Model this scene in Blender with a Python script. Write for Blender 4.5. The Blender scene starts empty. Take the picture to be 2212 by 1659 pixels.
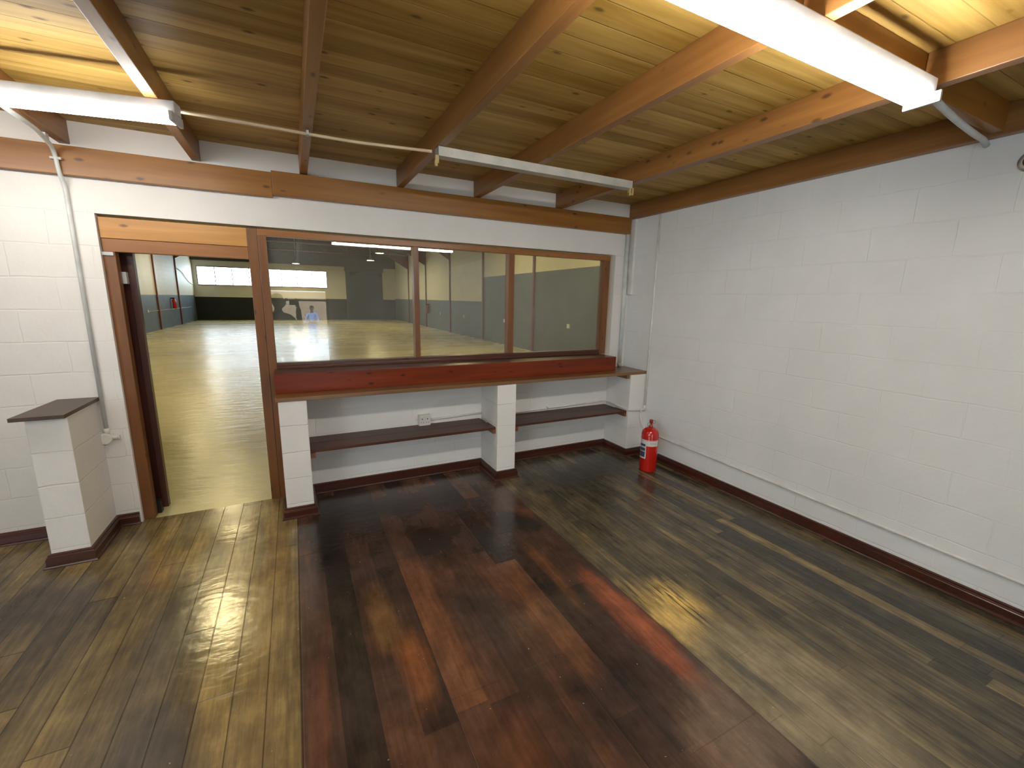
import bpy, bmesh, math, random
from mathutils import Vector, Matrix
random.seed(7)
sc = bpy.context.scene
COL = sc.collection

# ------------------------------------------------------------------ camera
CAM = Vector((-3.36819, -3.81412, 1.65917))
PITCH, YAW, ROLL = math.radians(-11.075), math.radians(-26.829), math.radians(1.0998)
cam = bpy.data.objects.new('camera', bpy.data.cameras.new('camera'))
COL.objects.link(cam)
fw = Vector((-math.sin(YAW)*math.cos(PITCH), math.cos(YAW)*math.cos(PITCH), math.sin(PITCH)))
rt = Vector((math.cos(YAW), math.sin(YAW), 0))
up = rt.cross(fw)
r2 = math.cos(ROLL)*rt + math.sin(ROLL)*up
u2 = -math.sin(ROLL)*rt + math.cos(ROLL)*up
cam.matrix_world = Matrix(((r2.x, u2.x, -fw.x, CAM.x), (r2.y, u2.y, -fw.y, CAM.y), (r2.z, u2.z, -fw.z, CAM.z), (0, 0, 0, 1)))
cam.data.sensor_width = 36
cam.data.lens = 36*925.24/2212
cam.data.clip_start = 0.01
cam.data.clip_end = 200
sc.camera = cam

# ------------------------------------------------------------------ view, world
sc.view_settings.view_transform = 'Standard'
sc.view_settings.look = 'None'
sc.view_settings.gamma = 1
sc.view_settings.use_curve_mapping = False
sc.view_settings.exposure = 0.30
world = bpy.data.worlds.new('world'); sc.world = world
world.use_nodes = True
bg = world.node_tree.nodes['Background']
bg.inputs[0].default_value = (0.72, 0.87, 1.0, 1)
bg.inputs[1].default_value = 10.0

TUBE_L = 66.0        # radiance of the fluorescent tubes
HALL_L = 150.0        # radiance of the hall's high-bay lamps

# ------------------------------------------------------------------ node helpers
class NT:
    def __init__(s, name):
        s.m = bpy.data.materials.new(name); s.m.use_nodes = True
        s.t = s.m.node_tree; s.t.nodes.clear()
        s.out = s.n('ShaderNodeOutputMaterial')
    def n(s, typ, **k):
        o = s.t.nodes.new(typ)
        for a, b in k.items(): setattr(o, a, b)
        return o
    def l(s, a, b): s.t.links.new(a, b)
    def setin(s, sock, v):
        if isinstance(v, bpy.types.NodeSocket): s.l(v, sock)
        elif isinstance(v, (tuple, list)):
            sock.default_value = tuple(v) + ((1,) if len(v) == 3 and len(sock.default_value) == 4 else ())
        else: sock.default_value = v
    def math(s, op, a, b=0.0, c=0.0, clamp=False):
        o = s.n('ShaderNodeMath', operation=op); o.use_clamp = clamp
        s.setin(o.inputs[0], a); s.setin(o.inputs[1], b); s.setin(o.inputs[2], c)
        return o.outputs[0]
    def vec(s, x, y, z):
        o = s.n('ShaderNodeCombineXYZ')
        for i, v in enumerate((x, y, z)): s.setin(o.inputs[i], v)
        return o.outputs[0]
    def sep(s, v):
        o = s.n('ShaderNodeSeparateXYZ'); s.l(v, o.inputs[0]); return o.outputs
    def vmul(s, v, w):
        o = s.n('ShaderNodeVectorMath', operation='MULTIPLY'); s.setin(o.inputs[0], v); s.setin(o.inputs[1], w); return o.outputs[0]
    def vadd(s, v, w):
        o = s.n('ShaderNodeVectorMath', operation='ADD'); s.setin(o.inputs[0], v); s.setin(o.inputs[1], w); return o.outputs[0]
    def noise(s, v, scale=5, detail=3, rough=.5, dist=0):
        o = s.n('ShaderNodeTexNoise'); s.setin(o.inputs['Vector'], v)
        o.inputs['Scale'].default_value = scale; o.inputs['Detail'].default_value = detail
        o.inputs['Roughness'].default_value = rough; o.inputs['Distortion'].default_value = dist
        return o.outputs['Fac']
    def wn(s, v):
        o = s.n('ShaderNodeTexWhiteNoise', noise_dimensions='3D'); s.setin(o.inputs['Vector'], v); return o.outputs['Value']
    def ramp(s, f, pts, interp='LINEAR'):
        o = s.n('ShaderNodeValToRGB'); s.l(f, o.inputs[0]); cr = o.color_ramp; cr.interpolation = interp
        while len(cr.elements) < len(pts): cr.elements.new(.5)
        for e, (p, c) in zip(cr.elements, pts):
            e.position = p; e.color = (c, c, c, 1) if isinstance(c, (int, float)) else tuple(c) + (1,)
        return o.outputs[0]
    def mix(s, f, a, b, mode='MIX'):
        o = s.n('ShaderNodeMix', data_type='RGBA', blend_type=mode)
        s.setin(o.inputs[0], f); s.setin(o.inputs[6], a); s.setin(o.inputs[7], b); return o.outputs[2]
    def ss(s, v, a, b):
        o = s.n('ShaderNodeMapRange', interpolation_type='SMOOTHSTEP')
        s.setin(o.inputs[0], v); o.inputs[1].default_value = a; o.inputs[2].default_value = b
        return o.outputs[0]
    def bump(s, h, strength=.3, dist=.01):
        o = s.n('ShaderNodeBump'); o.inputs['Strength'].default_value = strength
        o.inputs['Distance'].default_value = dist; s.l(h, o.inputs['Height']); return o.outputs[0]
    def bsdf(s, color, rough=.5, spec=.5, metal=0, normal=None, coat=0, coatr=.1, trans=0):
        o = s.n('ShaderNodeBsdfPrincipled')
        s.setin(o.inputs['Base Color'], color); s.setin(o.inputs['Roughness'], rough)
        s.setin(o.inputs['Specular IOR Level'], spec); s.setin(o.inputs['Metallic'], metal)
        s.setin(o.inputs['Coat Weight'], coat); s.setin(o.inputs['Coat Roughness'], coatr)
        if normal is not None: s.l(normal, o.inputs['Normal'])
        s.l(o.outputs[0], s.out.inputs[0]); return o
    def pos(s): return s.n('ShaderNodeNewGeometry').outputs['Position']
    def obj(s):
        c = s.n('ShaderNodeTexCoord').outputs['Object']
        r = s.n('ShaderNodeObjectInfo').outputs['Random']
        return s.vadd(c, s.vec(s.math('MULTIPLY', r, 13.7), s.math('MULTIPLY', r, 7.3), s.math('MULTIPLY', r, 5.1)))

def plain(name, color, rough=.5, spec=.5, metal=0, coat=0, var=.12, scale=9):
    t = NT(name); c = t.noise(t.pos(), scale, 3)
    dark = tuple(x*(1-var) for x in color); lite = tuple(min(1, x*(1+var)) for x in color)
    t.bsdf(t.ramp(c, [(.3, dark), (.7, lite)]), rough, spec, metal, None, coat)
    return t.m

def wood(name, dark, lite, axis, rough=.4, knots=True, coat=.2, bands=0, spec=.5, cross=1):
    """long grain along axis; bands = board width across (0 none)"""
    t = NT(name); P = t.obj() if not bands else t.pos()
    k = [22.0, 22.0, 22.0]; k[axis] = 1.3
    g = t.noise(t.vmul(P, tuple(k)), 1.0, 5, .6, .12)
    k2 = [5.0, 5.0, 5.0]; k2[axis] = .8
    g2 = t.noise(t.vmul(P, tuple(k2)), 1.0, 3, .5)
    f = t.math('ADD', t.math('MULTIPLY', g, .55), t.math('MULTIPLY', g2, .45))
    h = None
    if bands:
        q = t.sep(P)
        v = t.math('DIVIDE', q[cross], bands)
        idx = t.math('FLOOR', v)
        rnd = t.wn(t.vec(idx, 3.3, 1.7))
        f = t.math('ADD', f, t.math('MULTIPLY', t.math('SUBTRACT', rnd, .5), .22))
        fr = t.math('FRACT', v)
        e = t.math('MULTIPLY', t.ss(fr, 0, .035), t.ss(t.math('SUBTRACT', 1.0, fr), 0, .035))
        h = e
    col = t.ramp(f, [(.32, dark), (.52, tuple((a+b)/2 for a, b in zip(dark, lite))), (.68, lite)])
    if knots:
        kk = [16.0, 16.0, 16.0]; kk[axis] = 7.0
        vo = t.n('ShaderNodeTexVoronoi'); t.l(t.vmul(P, tuple(kk)), vo.inputs['Vector']); vo.inputs['Scale'].default_value = 1.0
        sel = t.math('GREATER_THAN', t.sep(vo.outputs['Color'])[0], 0.66)
        km = t.math('MULTIPLY', t.math('SUBTRACT', 1.0, t.ss(vo.outputs['Distance'], .06, .24)), sel)
        col = t.mix(t.math('MULTIPLY', km, .8), col, tuple(x*.22 for x in dark))
    if h is not None:
        col = t.mix(t.math('MULTIPLY', t.math('SUBTRACT', 1.0, h), .3), col, tuple(x*.25 for x in dark))
        nrm = t.bump(h, .5, .004)
    else: nrm = t.bump(g, .12, .003)
    t.bsdf(col, rough, spec, 0, nrm, coat, .25)
    return t.m

def blockwall(name, base, smooth=None, bands=None, bw=.41, amt=.4):
    """painted concrete blocks 0.41 x 0.205; smooth=(z0) plaster above z0; bands=list of (zsplit,color_below)"""
    t = NT(name); P = t.pos(); q = t.sep(P)
    N = t.n('ShaderNodeNewGeometry').outputs['Normal']; nn = t.sep(N)
    ax = t.math('GREATER_THAN', t.math('ABSOLUTE', nn[0]), .5)
    u = t.math('ADD', t.math('MULTIPLY', q[1], ax), t.math('MULTIPLY', q[0], t.math('SUBTRACT', 1.0, ax)))
    wob = t.math('MULTIPLY', t.math('SUBTRACT', t.noise(P, 6, 2), .5), .02)
    v = t.vec(t.math('ADD', u, wob), t.math('ADD', t.math('ADD', q[2], .10), wob), 0.0)
    b = t.n('ShaderNodeTexBrick'); t.l(v, b.inputs['Vector'])
    b.inputs['Scale'].default_value = 1; b.inputs['Brick Width'].default_value = bw; b.inputs['Row Height'].default_value = .205
    b.inputs['Mortar Size'].default_value = .006; b.inputs['Mortar Smooth'].default_value = .6
    b.offset = .5
    fade = t.ss(t.noise(P, 1.7, 3), .36, .62)
    joint = t.math('MULTIPLY', b.outputs['Fac'], t.math('ADD', .25, t.math('MULTIPLY', fade, .75)))
    if smooth: joint = t.math('MULTIPLY', joint, t.math('SUBTRACT', 1.0, t.ss(q[2], smooth-.01, smooth+.03)))
    fine = t.noise(P, 60, 4, .6); mid = t.noise(P, 9, 3)
    h = t.math('ADD', t.math('ADD', t.math('MULTIPLY', joint, -1.0), t.math('MULTIPLY', fine, .22)), t.math('MULTIPLY', mid, .7))
    col = t.ramp(t.noise(P, 2.3, 4, .6), [(.3, tuple(x*.93 for x in base)), (.7, base)])
    if bands:
        zs, cb = bands
        col = t.mix(t.math('LESS_THAN', q[2], zs), col, t.ramp(t.noise(P, 2.1, 4), [(.3, tuple(x*.8 for x in cb)), (.7, cb)]))
    scuff = t.ss(t.noise(t.vmul(P, (1.5, 1.5, 9)), 2.2, 5, .7), .66, .8)
    col = t.mix(t.math('MULTIPLY', scuff, .16), col, (.30, .27, .23))
    t.bsdf(col, .55, .35, 0, t.bump(h, amt, .008))
    return t.m

# ------------------------------------------------------------------ materials
M = {}
WHITE = (.80, .775, .735)
M['wall'] = blockwall('painted_block', WHITE, 2.165)
M['wallr'] = blockwall('painted_block_side', (.82, .82, .80))
M['pier'] = blockwall('painted_block_pier', (.82, .79, .745), bw=40.0, amt=.6)
M['hall_l'] = blockwall('hall_paint_left', (.72, .70, .55), None, (1.59, (.115, .15, .185)))
M['hall_r'] = blockwall('hall_paint_right', (.74, .70, .46), None, (2.56, (.125, .145, .14)))
M['hall_r2'] = blockwall('hall_paint_right_low', (.74, .70, .46), None, (1.58, (.125, .145, .15)))
M['hall_f'] = blockwall('hall_paint_far', (.70, .69, .60), None, (1.50, (.018, .024, .027)))
M['joist'] = wood('stained_joist', (.19, .080, .018), (.36, .165, .045), 1, .45)
M['beamx'] = wood('stained_beam', (.21, .078, .010), (.38, .165, .026), 0, .4, True, .08)
M['boards'] = wood('pine_boards', (.27, .150, .022), (.60, .40, .125), 0, .55, True, .0, .115, spec=.25)
M['frame_x'] = wood('door_head_wood', (.36, .15, .025), (.62, .31, .075), 0, .35, True, .08)
M['frame_z'] = wood('frame_wood_upright', (.13, .047, .012), (.25, .095, .026), 2, .38, True, .08)
M['frame_dx'] = wood('frame_wood_rail', (.22, .080, .018), (.36, .145, .036), 0, .38, True, .08)
M['rail_dk'] = wood('dark_sill_rail', (.055, .016, .008), (.10, .032, .014), 0, .3)
M['redwood'] = wood('red_varnished_board', (.085, .010, .001), (.21, .028, .002), 0, .34, True, .05, spec=.3)
M['counter'] = wood('worn_counter_wood', (.12, .055, .018), (.26, .13, .042), 0, .35, False, .4)
M['shelf'] = wood('dark_shelf_wood', (.055, .018, .009), (.10, .036, .018), 0, .42, False, .08, spec=.3)
M['shelf_edge'] = wood('reddish_cleat_wood', (.16, .045, .018), (.24, .075, .03), 1, .4, False, .3)
M['cap'] = wood('dark_cap_wood', (.05, .030, .020), (.10, .062, .042), 1, .45, False, .1)
M['base'] = wood('varnished_skirting', (.030, .008, .004), (.085, .019, .009), 0, .3, False, .25)
M['leaf'] = wood('dark_red_door', (.035, .008, .006), (.08, .018, .012), 2, .35, False, .3)
M['pvc'] = plain('white_pvc', (.72, .70, .64), .4, .5)
M['pvc_grey'] = plain('grey_pvc', (.62, .64, .62), .45, .5)
M['pvc_warm'] = plain('cream_conduit', (.66, .52, .34), .45)
M['pvc_paint'] = plain('painted_conduit', (.74, .72, .67), .5)
M['metal_white'] = plain('white_enamel', (.50, .50, .50), .35, .5)
M['metal_old'] = plain('dull_enamel', (.46, .45, .40), .4, .5, .25)
M['brass'] = plain('yellowed_holder', (.45, .33, .12), .45)
M['black'] = plain('black_plastic', (.015, .015, .017), .35)
M['steel'] = plain('zinc_steel', (.45, .44, .42), .35, .5, .9)
M['red'] = plain('red_enamel', (.52, .012, .006), .2, .5, 0, .5, .06)
M['redd'] = plain('dark_red_valve', (.28, .015, .012), .35, .5, 0, .2)
M['paper'] = plain('label_paper', (.66, .62, .60), .5)
M['paper_red'] = plain('label_red_print', (.60, .08, .06), .5)
M['ink'] = plain('label_dark_print', (.05, .05, .10), .5)
M['steel_red'] = plain('red_oxide_steel', (.16, .045, .035), .5)
M['roof'] = plain('roof_underside', (.075, .055, .045), .8)
M['skin'] = plain('skin', (.20, .10, .06), .5)
M['hair'] = plain('black_hair', (.012, .010, .009), .6)
M['shirt_dk'] = plain('charcoal_shirt', (.03, .03, .034), .85)
M['trous_dk'] = plain('dark_trousers', (.03, .032, .04), .85)
M['shirt_lt'] = plain('pale_blue_shirt', (.45, .52, .80), .8)
M['trous_bl'] = plain('blue_trousers', (.05, .13, .50), .8)
M['band'] = plain('red_sash', (.6, .06, .05), .7)
M['tan'] = plain('tan_plaster', (.62, .42, .26), .8)
M['paving'] = plain('pale_paving', (.62, .60, .56), .8)
M['concrete'] = plain('grey_concrete', (.30, .29, .27), .8)

t = NT('tube_light'); e = t.n('ShaderNodeEmission'); e.inputs[0].default_value = (1.0, .975, .925, 1); e.inputs[1].default_value = TUBE_L
t.l(e.outputs[0], t.out.inputs[0]); M['tube'] = t.m
t = NT('dimmed_tube_light'); e = t.n('ShaderNodeEmission'); e.inputs[0].default_value = (1.0, .975, .925, 1); e.inputs[1].default_value = TUBE_L*.62  # same tube light, dimmed so the left wall does not burn out
t.l(e.outputs[0], t.out.inputs[0]); M['tube_soft'] = t.m
t = NT('high_bay_light'); e = t.n('ShaderNodeEmission'); e.inputs[0].default_value = (1.0, .82, .42, 1); e.inputs[1].default_value = HALL_L
t.l(e.outputs[0], t.out.inputs[0]); M['hallglow'] = t.m

t = NT('window_glass')
fr = t.n('ShaderNodeFresnel'); fr.inputs[0].default_value = 1.5
gl = t.n('ShaderNodeBsdfGlossy'); gl.inputs['Roughness'].default_value = .0; gl.inputs[0].default_value = (1, 1, 1, 1)
tr = t.n('ShaderNodeBsdfTransparent'); tr.inputs[0].default_value = (.93, .945, .92, 1)
df = t.n('ShaderNodeBsdfDiffuse'); df.inputs[0].default_value = (.6, .6, .52, 1)
m0 = t.n('ShaderNodeMixShader'); t.l(tr.outputs[0], m0.inputs[1]); t.l(df.outputs[0], m0.inputs[2])
dust = t.math('ADD', .12, t.math('MULTIPLY', t.ss(t.noise(t.pos(), 2.5, 4, .6), .4, .75), .08)); t.l(dust, m0.inputs[0])
m1 = t.n('ShaderNodeMixShader'); t.l(t.math('MULTIPLY', fr.outputs[0], 1.35, 0, True), m1.inputs[0]); t.l(m0.outputs[0], m1.inputs[1]); t.l(gl.outputs[0], m1.inputs[2])
t.l(m1.outputs[0], t.out.inputs[0]); M['glass'] = t.m

def floor_material():
    t = NT('worn_floorboards'); P = t.pos(); q = t.sep(P); X, Y = q[0], q[1]
    isL = t.math('LESS_THAN', X, -3.455); isR = t.math('GREATER_THAN', X, -1.765)
    def planks(w, L, off, seed):
        v = t.math('DIVIDE', t.math('ADD', X, off), w); i = t.math('FLOOR', v); f = t.math('FRACT', v)
        r = t.wn(t.vec(i, seed, .5))
        vy = t.math('ADD', t.math('DIVIDE', Y, L), t.math('MULTIPLY', r, 7.0)); j = t.math('FLOOR', vy)
        rr = t.wn(t.vec(i, j, seed+2.5))
        edge = t.math('MINIMUM', f, t.math('SUBTRACT', 1.0, f)); edge = t.math('MULTIPLY', edge, w)
        fy = t.math('FRACT', vy); ey = t.math('MULTIPLY', t.math('MINIMUM', fy, t.math('SUBTRACT', 1.0, fy)), L)
        return rr, t.math('MINIMUM', edge, ey)
    grain = t.noise(t.vmul(P, (46, 3.0, 1)), 1, 5, .65)
    streak = t.noise(t.vmul(P, (11, 1.5, 1)), 1, 5, .6)
    blotch = t.noise(t.vmul(P, (2.6, 1.3, 1)), 1, 5, .55)
    mott = t.noise(t.vmul(P, (9, 6, 1)), 1, 6, .65)
    cloud = t.noise(P, 3.0, 3, .5)
    # left strip
    rl, el = planks(.128, 1.9, 3.455, 1.0)
    fl = t.math('ADD', t.math('ADD', t.math('MULTIPLY', blotch, .55), t.math('MULTIPLY', streak, .25)), t.math('MULTIPLY', rl, .20))
    fl = t.math('ADD', fl, t.math('MULTIPLY', t.math('SUBTRACT', grain, .5), .25))
    cl = t.ramp(fl, [(.33, (.062, .044, .026)), (.45, (.115, .080, .036)), (.56, (.175, .122, .048)), (.70, (.27, .185, .065))])
    # middle: broad reddish boards
    rm, em = planks(.56, 1.7, 3.45, 4.0); rm2, _ = planks(.14, 1.15, 3.45, 9.0)
    fm = t.math('ADD', t.math('ADD', t.math('MULTIPLY', blotch, .45), t.math('MULTIPLY', cloud, .25)), t.math('MULTIPLY', rm2, .30))
    cm = t.ramp(fm, [(.32, (.026, .018, .014)), (.46, (.050, .028, .020)), (.58, (.080, .040, .024)), (.72, (.15, .062, .028))])
    # right: narrow olive boards
    rr, er = planks(.088, 1.4, 1.765, 6.0)
    fr_ = t.math('ADD', t.math('ADD', t.math('MULTIPLY', blotch, .35), t.math('MULTIPLY', streak, .4)), t.math('MULTIPLY', rr, .25))
    fr_ = t.math('ADD', fr_, t.math('MULTIPLY', t.math('SUBTRACT', grain, .5), .3))
    cr = t.ramp(fr_, [(.34, (.030, .026, .019)), (.48, (.066, .054, .032)), (.58, (.115, .088, .046)), (.70, (.22, .16, .07))])
    wob = t.math('MULTIPLY', t.math('SUBTRACT', streak, .5), .5); wob2 = t.math('MULTIPLY', t.math('SUBTRACT', blotch, .5), .9)
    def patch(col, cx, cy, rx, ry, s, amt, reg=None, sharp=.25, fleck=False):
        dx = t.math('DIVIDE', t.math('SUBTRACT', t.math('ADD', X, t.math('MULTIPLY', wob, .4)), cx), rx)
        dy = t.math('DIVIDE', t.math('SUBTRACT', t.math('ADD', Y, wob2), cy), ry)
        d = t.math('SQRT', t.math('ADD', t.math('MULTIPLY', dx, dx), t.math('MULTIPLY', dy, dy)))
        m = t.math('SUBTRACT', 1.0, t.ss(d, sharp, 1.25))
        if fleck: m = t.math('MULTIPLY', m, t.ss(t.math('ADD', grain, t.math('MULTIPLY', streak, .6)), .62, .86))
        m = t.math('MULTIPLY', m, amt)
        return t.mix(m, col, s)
    # worn, stained and darker places; tan lower-right patches hold painted ceiling-light haze
    cm = patch(cm, -3.28, -.75, .16, .75, (.012, .010, .010), .9)
    cm = patch(cm, -2.9, -.5, .6, .3, (.016, .010, .008), .8)  # darker floor along the foot of the left bay
    cm = patch(cm, -2.62, -1.15, .22, .30, (.020, .012, .008), .9)
    cm = patch(cm, -1.95, -1.15, .20, .22, (.014, .013, .012), .85)
    cm = patch(cm, -3.22, -2.0, .055, .7, (.035, .028, .018), .8)
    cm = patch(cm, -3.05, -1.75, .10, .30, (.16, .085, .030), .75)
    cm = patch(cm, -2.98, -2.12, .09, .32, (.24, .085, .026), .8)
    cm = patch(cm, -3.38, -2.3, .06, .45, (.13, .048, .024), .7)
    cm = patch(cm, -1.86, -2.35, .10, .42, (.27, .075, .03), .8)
    cm = patch(cm, -2.06, -1.75, .05, .40, (.13, .055, .022), .7)
    cm = patch(cm, -2.75, -2.75, .16, .30, (.13, .045, .018), .6)
    cm = patch(cm, -2.35, -2.75, .12, .35, (.022, .016, .016), .8)
    cm = patch(cm, -2.55, -1.95, .20, .35, (.045, .035, .030), .6)
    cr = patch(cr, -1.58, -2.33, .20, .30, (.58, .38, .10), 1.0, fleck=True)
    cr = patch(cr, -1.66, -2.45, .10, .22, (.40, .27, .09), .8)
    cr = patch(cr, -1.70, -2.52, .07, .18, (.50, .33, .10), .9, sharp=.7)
    cr = patch(cr, -1.60, -2.95, .22, .45, (.19, .145, .075), .7)
    cr = patch(cr, -1.28, -2.7, .10, .75, (.14, .105, .045), .6, fleck=True)
    cr = patch(cr, -1.62, -2.88, .05, .22, (.035, .030, .020), .85)
    cr = patch(cr, -1.35, -1.65, .25, .7, (.10, .078, .035), .6, fleck=True)
    cr = patch(cr, -.75, -.55, .8, .35, (.014, .012, .010), .7)  # darker floor along the foot of the right bay
    cr = patch(cr, -1.55, -3.05, .42, .50, (.22, .175, .105), .85)  # tan haze of reflected ceiling light, painted into the boards
    cr = patch(cr, -1.62, -2.86, .05, .20, (.055, .050, .036), .8)
    cm = patch(cm, -1.92, -2.95, .26, .34, (.17, .115, .075), .85)  # same reflected-light haze painted onto the middle boards
    cm = patch(cm, -2.2, -2.72, .10, .30, (.035, .026, .026), .75)
    cl = patch(cl, -4.75, -.95, .35, .45, (.050, .038, .030), .85)
    cl = patch(cl, -4.05, -1.35, .10, .55, (.055, .044, .034), .8)
    cl = patch(cl, -3.95, -2.15, .20, .40, (.045, .036, .030), .75)
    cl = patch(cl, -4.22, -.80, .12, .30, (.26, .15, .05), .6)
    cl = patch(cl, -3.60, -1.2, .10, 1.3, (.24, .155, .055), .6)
    cl = patch(cl, -5.2, -1.0, .4, .8, (.035, .028, .026), .85)
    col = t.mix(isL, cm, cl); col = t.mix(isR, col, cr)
    e = t.math('ADD', t.math('MULTIPLY', em, t.math('SUBTRACT', t.math('SUBTRACT', 1.0, isL), isR)), t.math('ADD', t.math('MULTIPLY', el, isL), t.math('MULTIPLY', er, isR)))
    gap = t.math('SUBTRACT', 1.0, t.ss(e, .001, .0035))
    col = t.mix(t.math('MULTIPLY', gap, t.math('ADD', .25, t.math('MULTIPLY', isL, .45))), col, (.014, .009, .006))
    col = t.mix(.75, col, t.ramp(mott, [(.32, .62), (.5, 1.0), (.68, 1.45)]), 'MULTIPLY')
    col = t.mix(1.0, col, (1.18, 1.18, 1.18), 'MULTIPLY')
    # grain variation
    col = t.mix(.5, col, t.ramp(grain, [(.3, .55), (.7, 1.35)]), 'MULTIPLY')
    specks = t.math('GREATER_THAN', t.noise(P, 55, 1), .80)
    col = t.mix(t.math('MULTIPLY', specks, .6), col, (.5, .45, .38))
    rough = t.math('ADD', .18, t.math('MULTIPLY', t.ss(cloud, .35, .7), .07))
    h = t.math('ADD', t.math('MULTIPLY', gap, -1.0), t.math('ADD', t.math('MULTIPLY', t.noise(t.vmul(P, (9, 16, 1)), 1, 3), 1.6), t.math('MULTIPLY', grain, .12)))
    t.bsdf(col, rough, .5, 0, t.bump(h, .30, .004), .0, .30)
    return t.m
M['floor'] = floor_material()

t = NT('hall_floor_paint'); P = t.pos()
n1 = t.noise(t.vmul(P, (.25, .8, 1)), 1, 4, .6); n2 = t.noise(t.vmul(P, (3.0, 8, 1)), 1, 4)
col = t.ramp(n1, [(.35, (.52, .45, .20)), (.65, (.62, .55, .29))])
q = t.sep(P); j = t.math('ABSOLUTE', t.math('SUBTRACT', t.math('FRACT', t.math('DIVIDE', t.math('ADD', q[1], .65), 3.6)), .5))
col = t.mix(t.math('MULTIPLY', t.math('LESS_THAN', j, .0012), .5), col, (.25, .2, .1))
t.bsdf(col, t.math('ADD', .20, t.math('MULTIPLY', n1, .15)), .45, 0, t.bump(n2, .75, .012), .0, .2)
M['hall_floor'] = t.m

# ------------------------------------------------------------------ mesh helpers
class MB:
    def __init__(s): s.b = bmesh.new()
    def box(s, x0, x1, y0, y1, z0, z1, bev=0):
        r = bmesh.ops.create_cube(s.b, size=1)
        for v in r['verts']:
            v.co = Vector(((x0+x1)/2 + v.co.x*(x1-x0), (y0+y1)/2 + v.co.y*(y1-y0), (z0+z1)/2 + v.co.z*(z1-z0)))
        if bev:
            es = list({e for v in r['verts'] for e in v.link_edges})
            bmesh.ops.bevel(s.b, geom=es, offset=bev, segments=2, affect='EDGES', profile=.6)
        return s
    def tube(s, pts, r, seg=12, cap=True):
        pts = [Vector(p) for p in pts]; rings = []
        n = len(pts)
        tan = [(pts[min(i+1, n-1)] - pts[max(i-1, 0)]).normalized() for i in range(n)]
        a = Vector((0, 0, 1)) if abs(tan[0].z) < .9 else Vector((1, 0, 0))
        nx = tan[0].cross(a).normalized()
        for i, p in enumerate(pts):
            nx = (nx - tan[i]*nx.dot(tan[i])).normalized(); ny = tan[i].cross(nx)
            rad = r[i] if isinstance(r, (list, tuple)) else r
            rings.append([s.b.verts.new(p + (nx*math.cos(2*math.pi*k/seg) + ny*math.sin(2*math.pi*k/seg))*rad) for k in range(seg)])
        for i in range(n-1):
            for k in range(seg):
                f = s.b.faces.new((rings[i][k], rings[i][(k+1) % seg], rings[i+1][(k+1) % seg], rings[i+1][k])); f.smooth = True
        if cap:
            s.b.faces.new(rings[0][::-1]); s.b.faces.new(rings[-1])
        return s
    def lathe(s, prof, c=(0, 0, 0), seg=32, axis='z'):
        rings = []
        for (r, h) in prof:
            ring = []
            for k in range(seg):
                a = 2*math.pi*k/seg
                if axis == 'z': p = Vector((r*math.cos(a), r*math.sin(a), h))
                elif axis == 'y': p = Vector((r*math.cos(a), h, r*math.sin(a)))
                else: p = Vector((h, r*math.cos(a), r*math.sin(a)))
                ring.append(s.b.verts.new(p + Vector(c)))
            rings.append(ring)
        for i in range(len(rings)-1):
            for k in range(seg):
                f = s.b.faces.new((rings[i][k], rings[i][(k+1) % seg], rings[i+1][(k+1) % seg], rings[i+1][k])); f.smooth = True
        s.b.faces.new(rings[0][::-1]); s.b.faces.new(rings[-1])
        return s
    def prism(s, poly, z0, z1):
        a = [s.b.verts.new((x, y, z0)) for x, y in poly]; b = [s.b.verts.new((x, y, z1)) for x, y in poly]
        n = len(poly); s.b.faces.new(a[::-1]); s.b.faces.new(b)
        for i in range(n): s.b.faces.new((a[i], a[(i+1) % n], b[(i+1) % n], b[i]))
        return s
    def sweep(s, path, prof):
        """profile (out, z) swept along a floor polyline; out is to the left of travel... to the right side"""
        n = len(path); P2 = [Vector(p) for p in path]; rows = []
        for i in range(n):
            d0 = (P2[i]-P2[i-1]).normalized() if i else (P2[1]-P2[0]).normalized()
            d1 = (P2[i+1]-P2[i]).normalized() if i < n-1 else d0
            n0 = Vector((d0.y, -d0.x)); n1 = Vector((d1.y, -d1.x))
            m = (n0+n1).normalized(); m = m/max(.3, m.dot(n0))
            rows.append([s.b.verts.new((P2[i].x+m.x*o, P2[i].y+m.y*o, z)) for o, z in prof])
        k = len(prof)
        for i in range(n-1):
            for j in range(k):
                s.b.faces.new((rows[i][j], rows[i+1][j], rows[i+1][(j+1) % k], rows[i][(j+1) % k]))
        s.b.faces.new(rows[0]); s.b.faces.new(rows[-1][::-1])
        return s
    def build(s, name, mat, parent=None, loc=None):
        bmesh.ops.recalc_face_normals(s.b, faces=s.b.faces)
        if loc is not None: bmesh.ops.translate(s.b, verts=s.b.verts, vec=-Vector(loc))
        me = bpy.data.meshes.new(name); s.b.to_mesh(me); s.b.free()
        o = bpy.data.objects.new(name, me); COL.objects.link(o)
        if mat: me.materials.append(mat)
        if loc is not None: o.location = loc
        if parent is not None:
            o.parent = parent
            o.location = (Vector(loc) if loc is not None else Vector((0, 0, 0))) - parent.location if parent.rotation_euler.z == 0 else o.location
        return o
def tag(o, label=None, cat=None, group=None, kind=None):
    if label: o['label'] = label
    if cat: o['category'] = cat
    if group: o['group'] = group
    if kind: o['kind'] = kind
    return o
def struct(name, mb, mat, label=None):
    return tag(mb.build(name, mat), label, None, None, 'structure')
def thing(name, label, cat, loc=(0, 0, 0), group=None, kind=None):
    o = bpy.data.objects.new(name, None); COL.objects.link(o); o.location = loc; o.empty_display_size = .1
    return tag(o, label, cat, group, kind)
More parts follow.
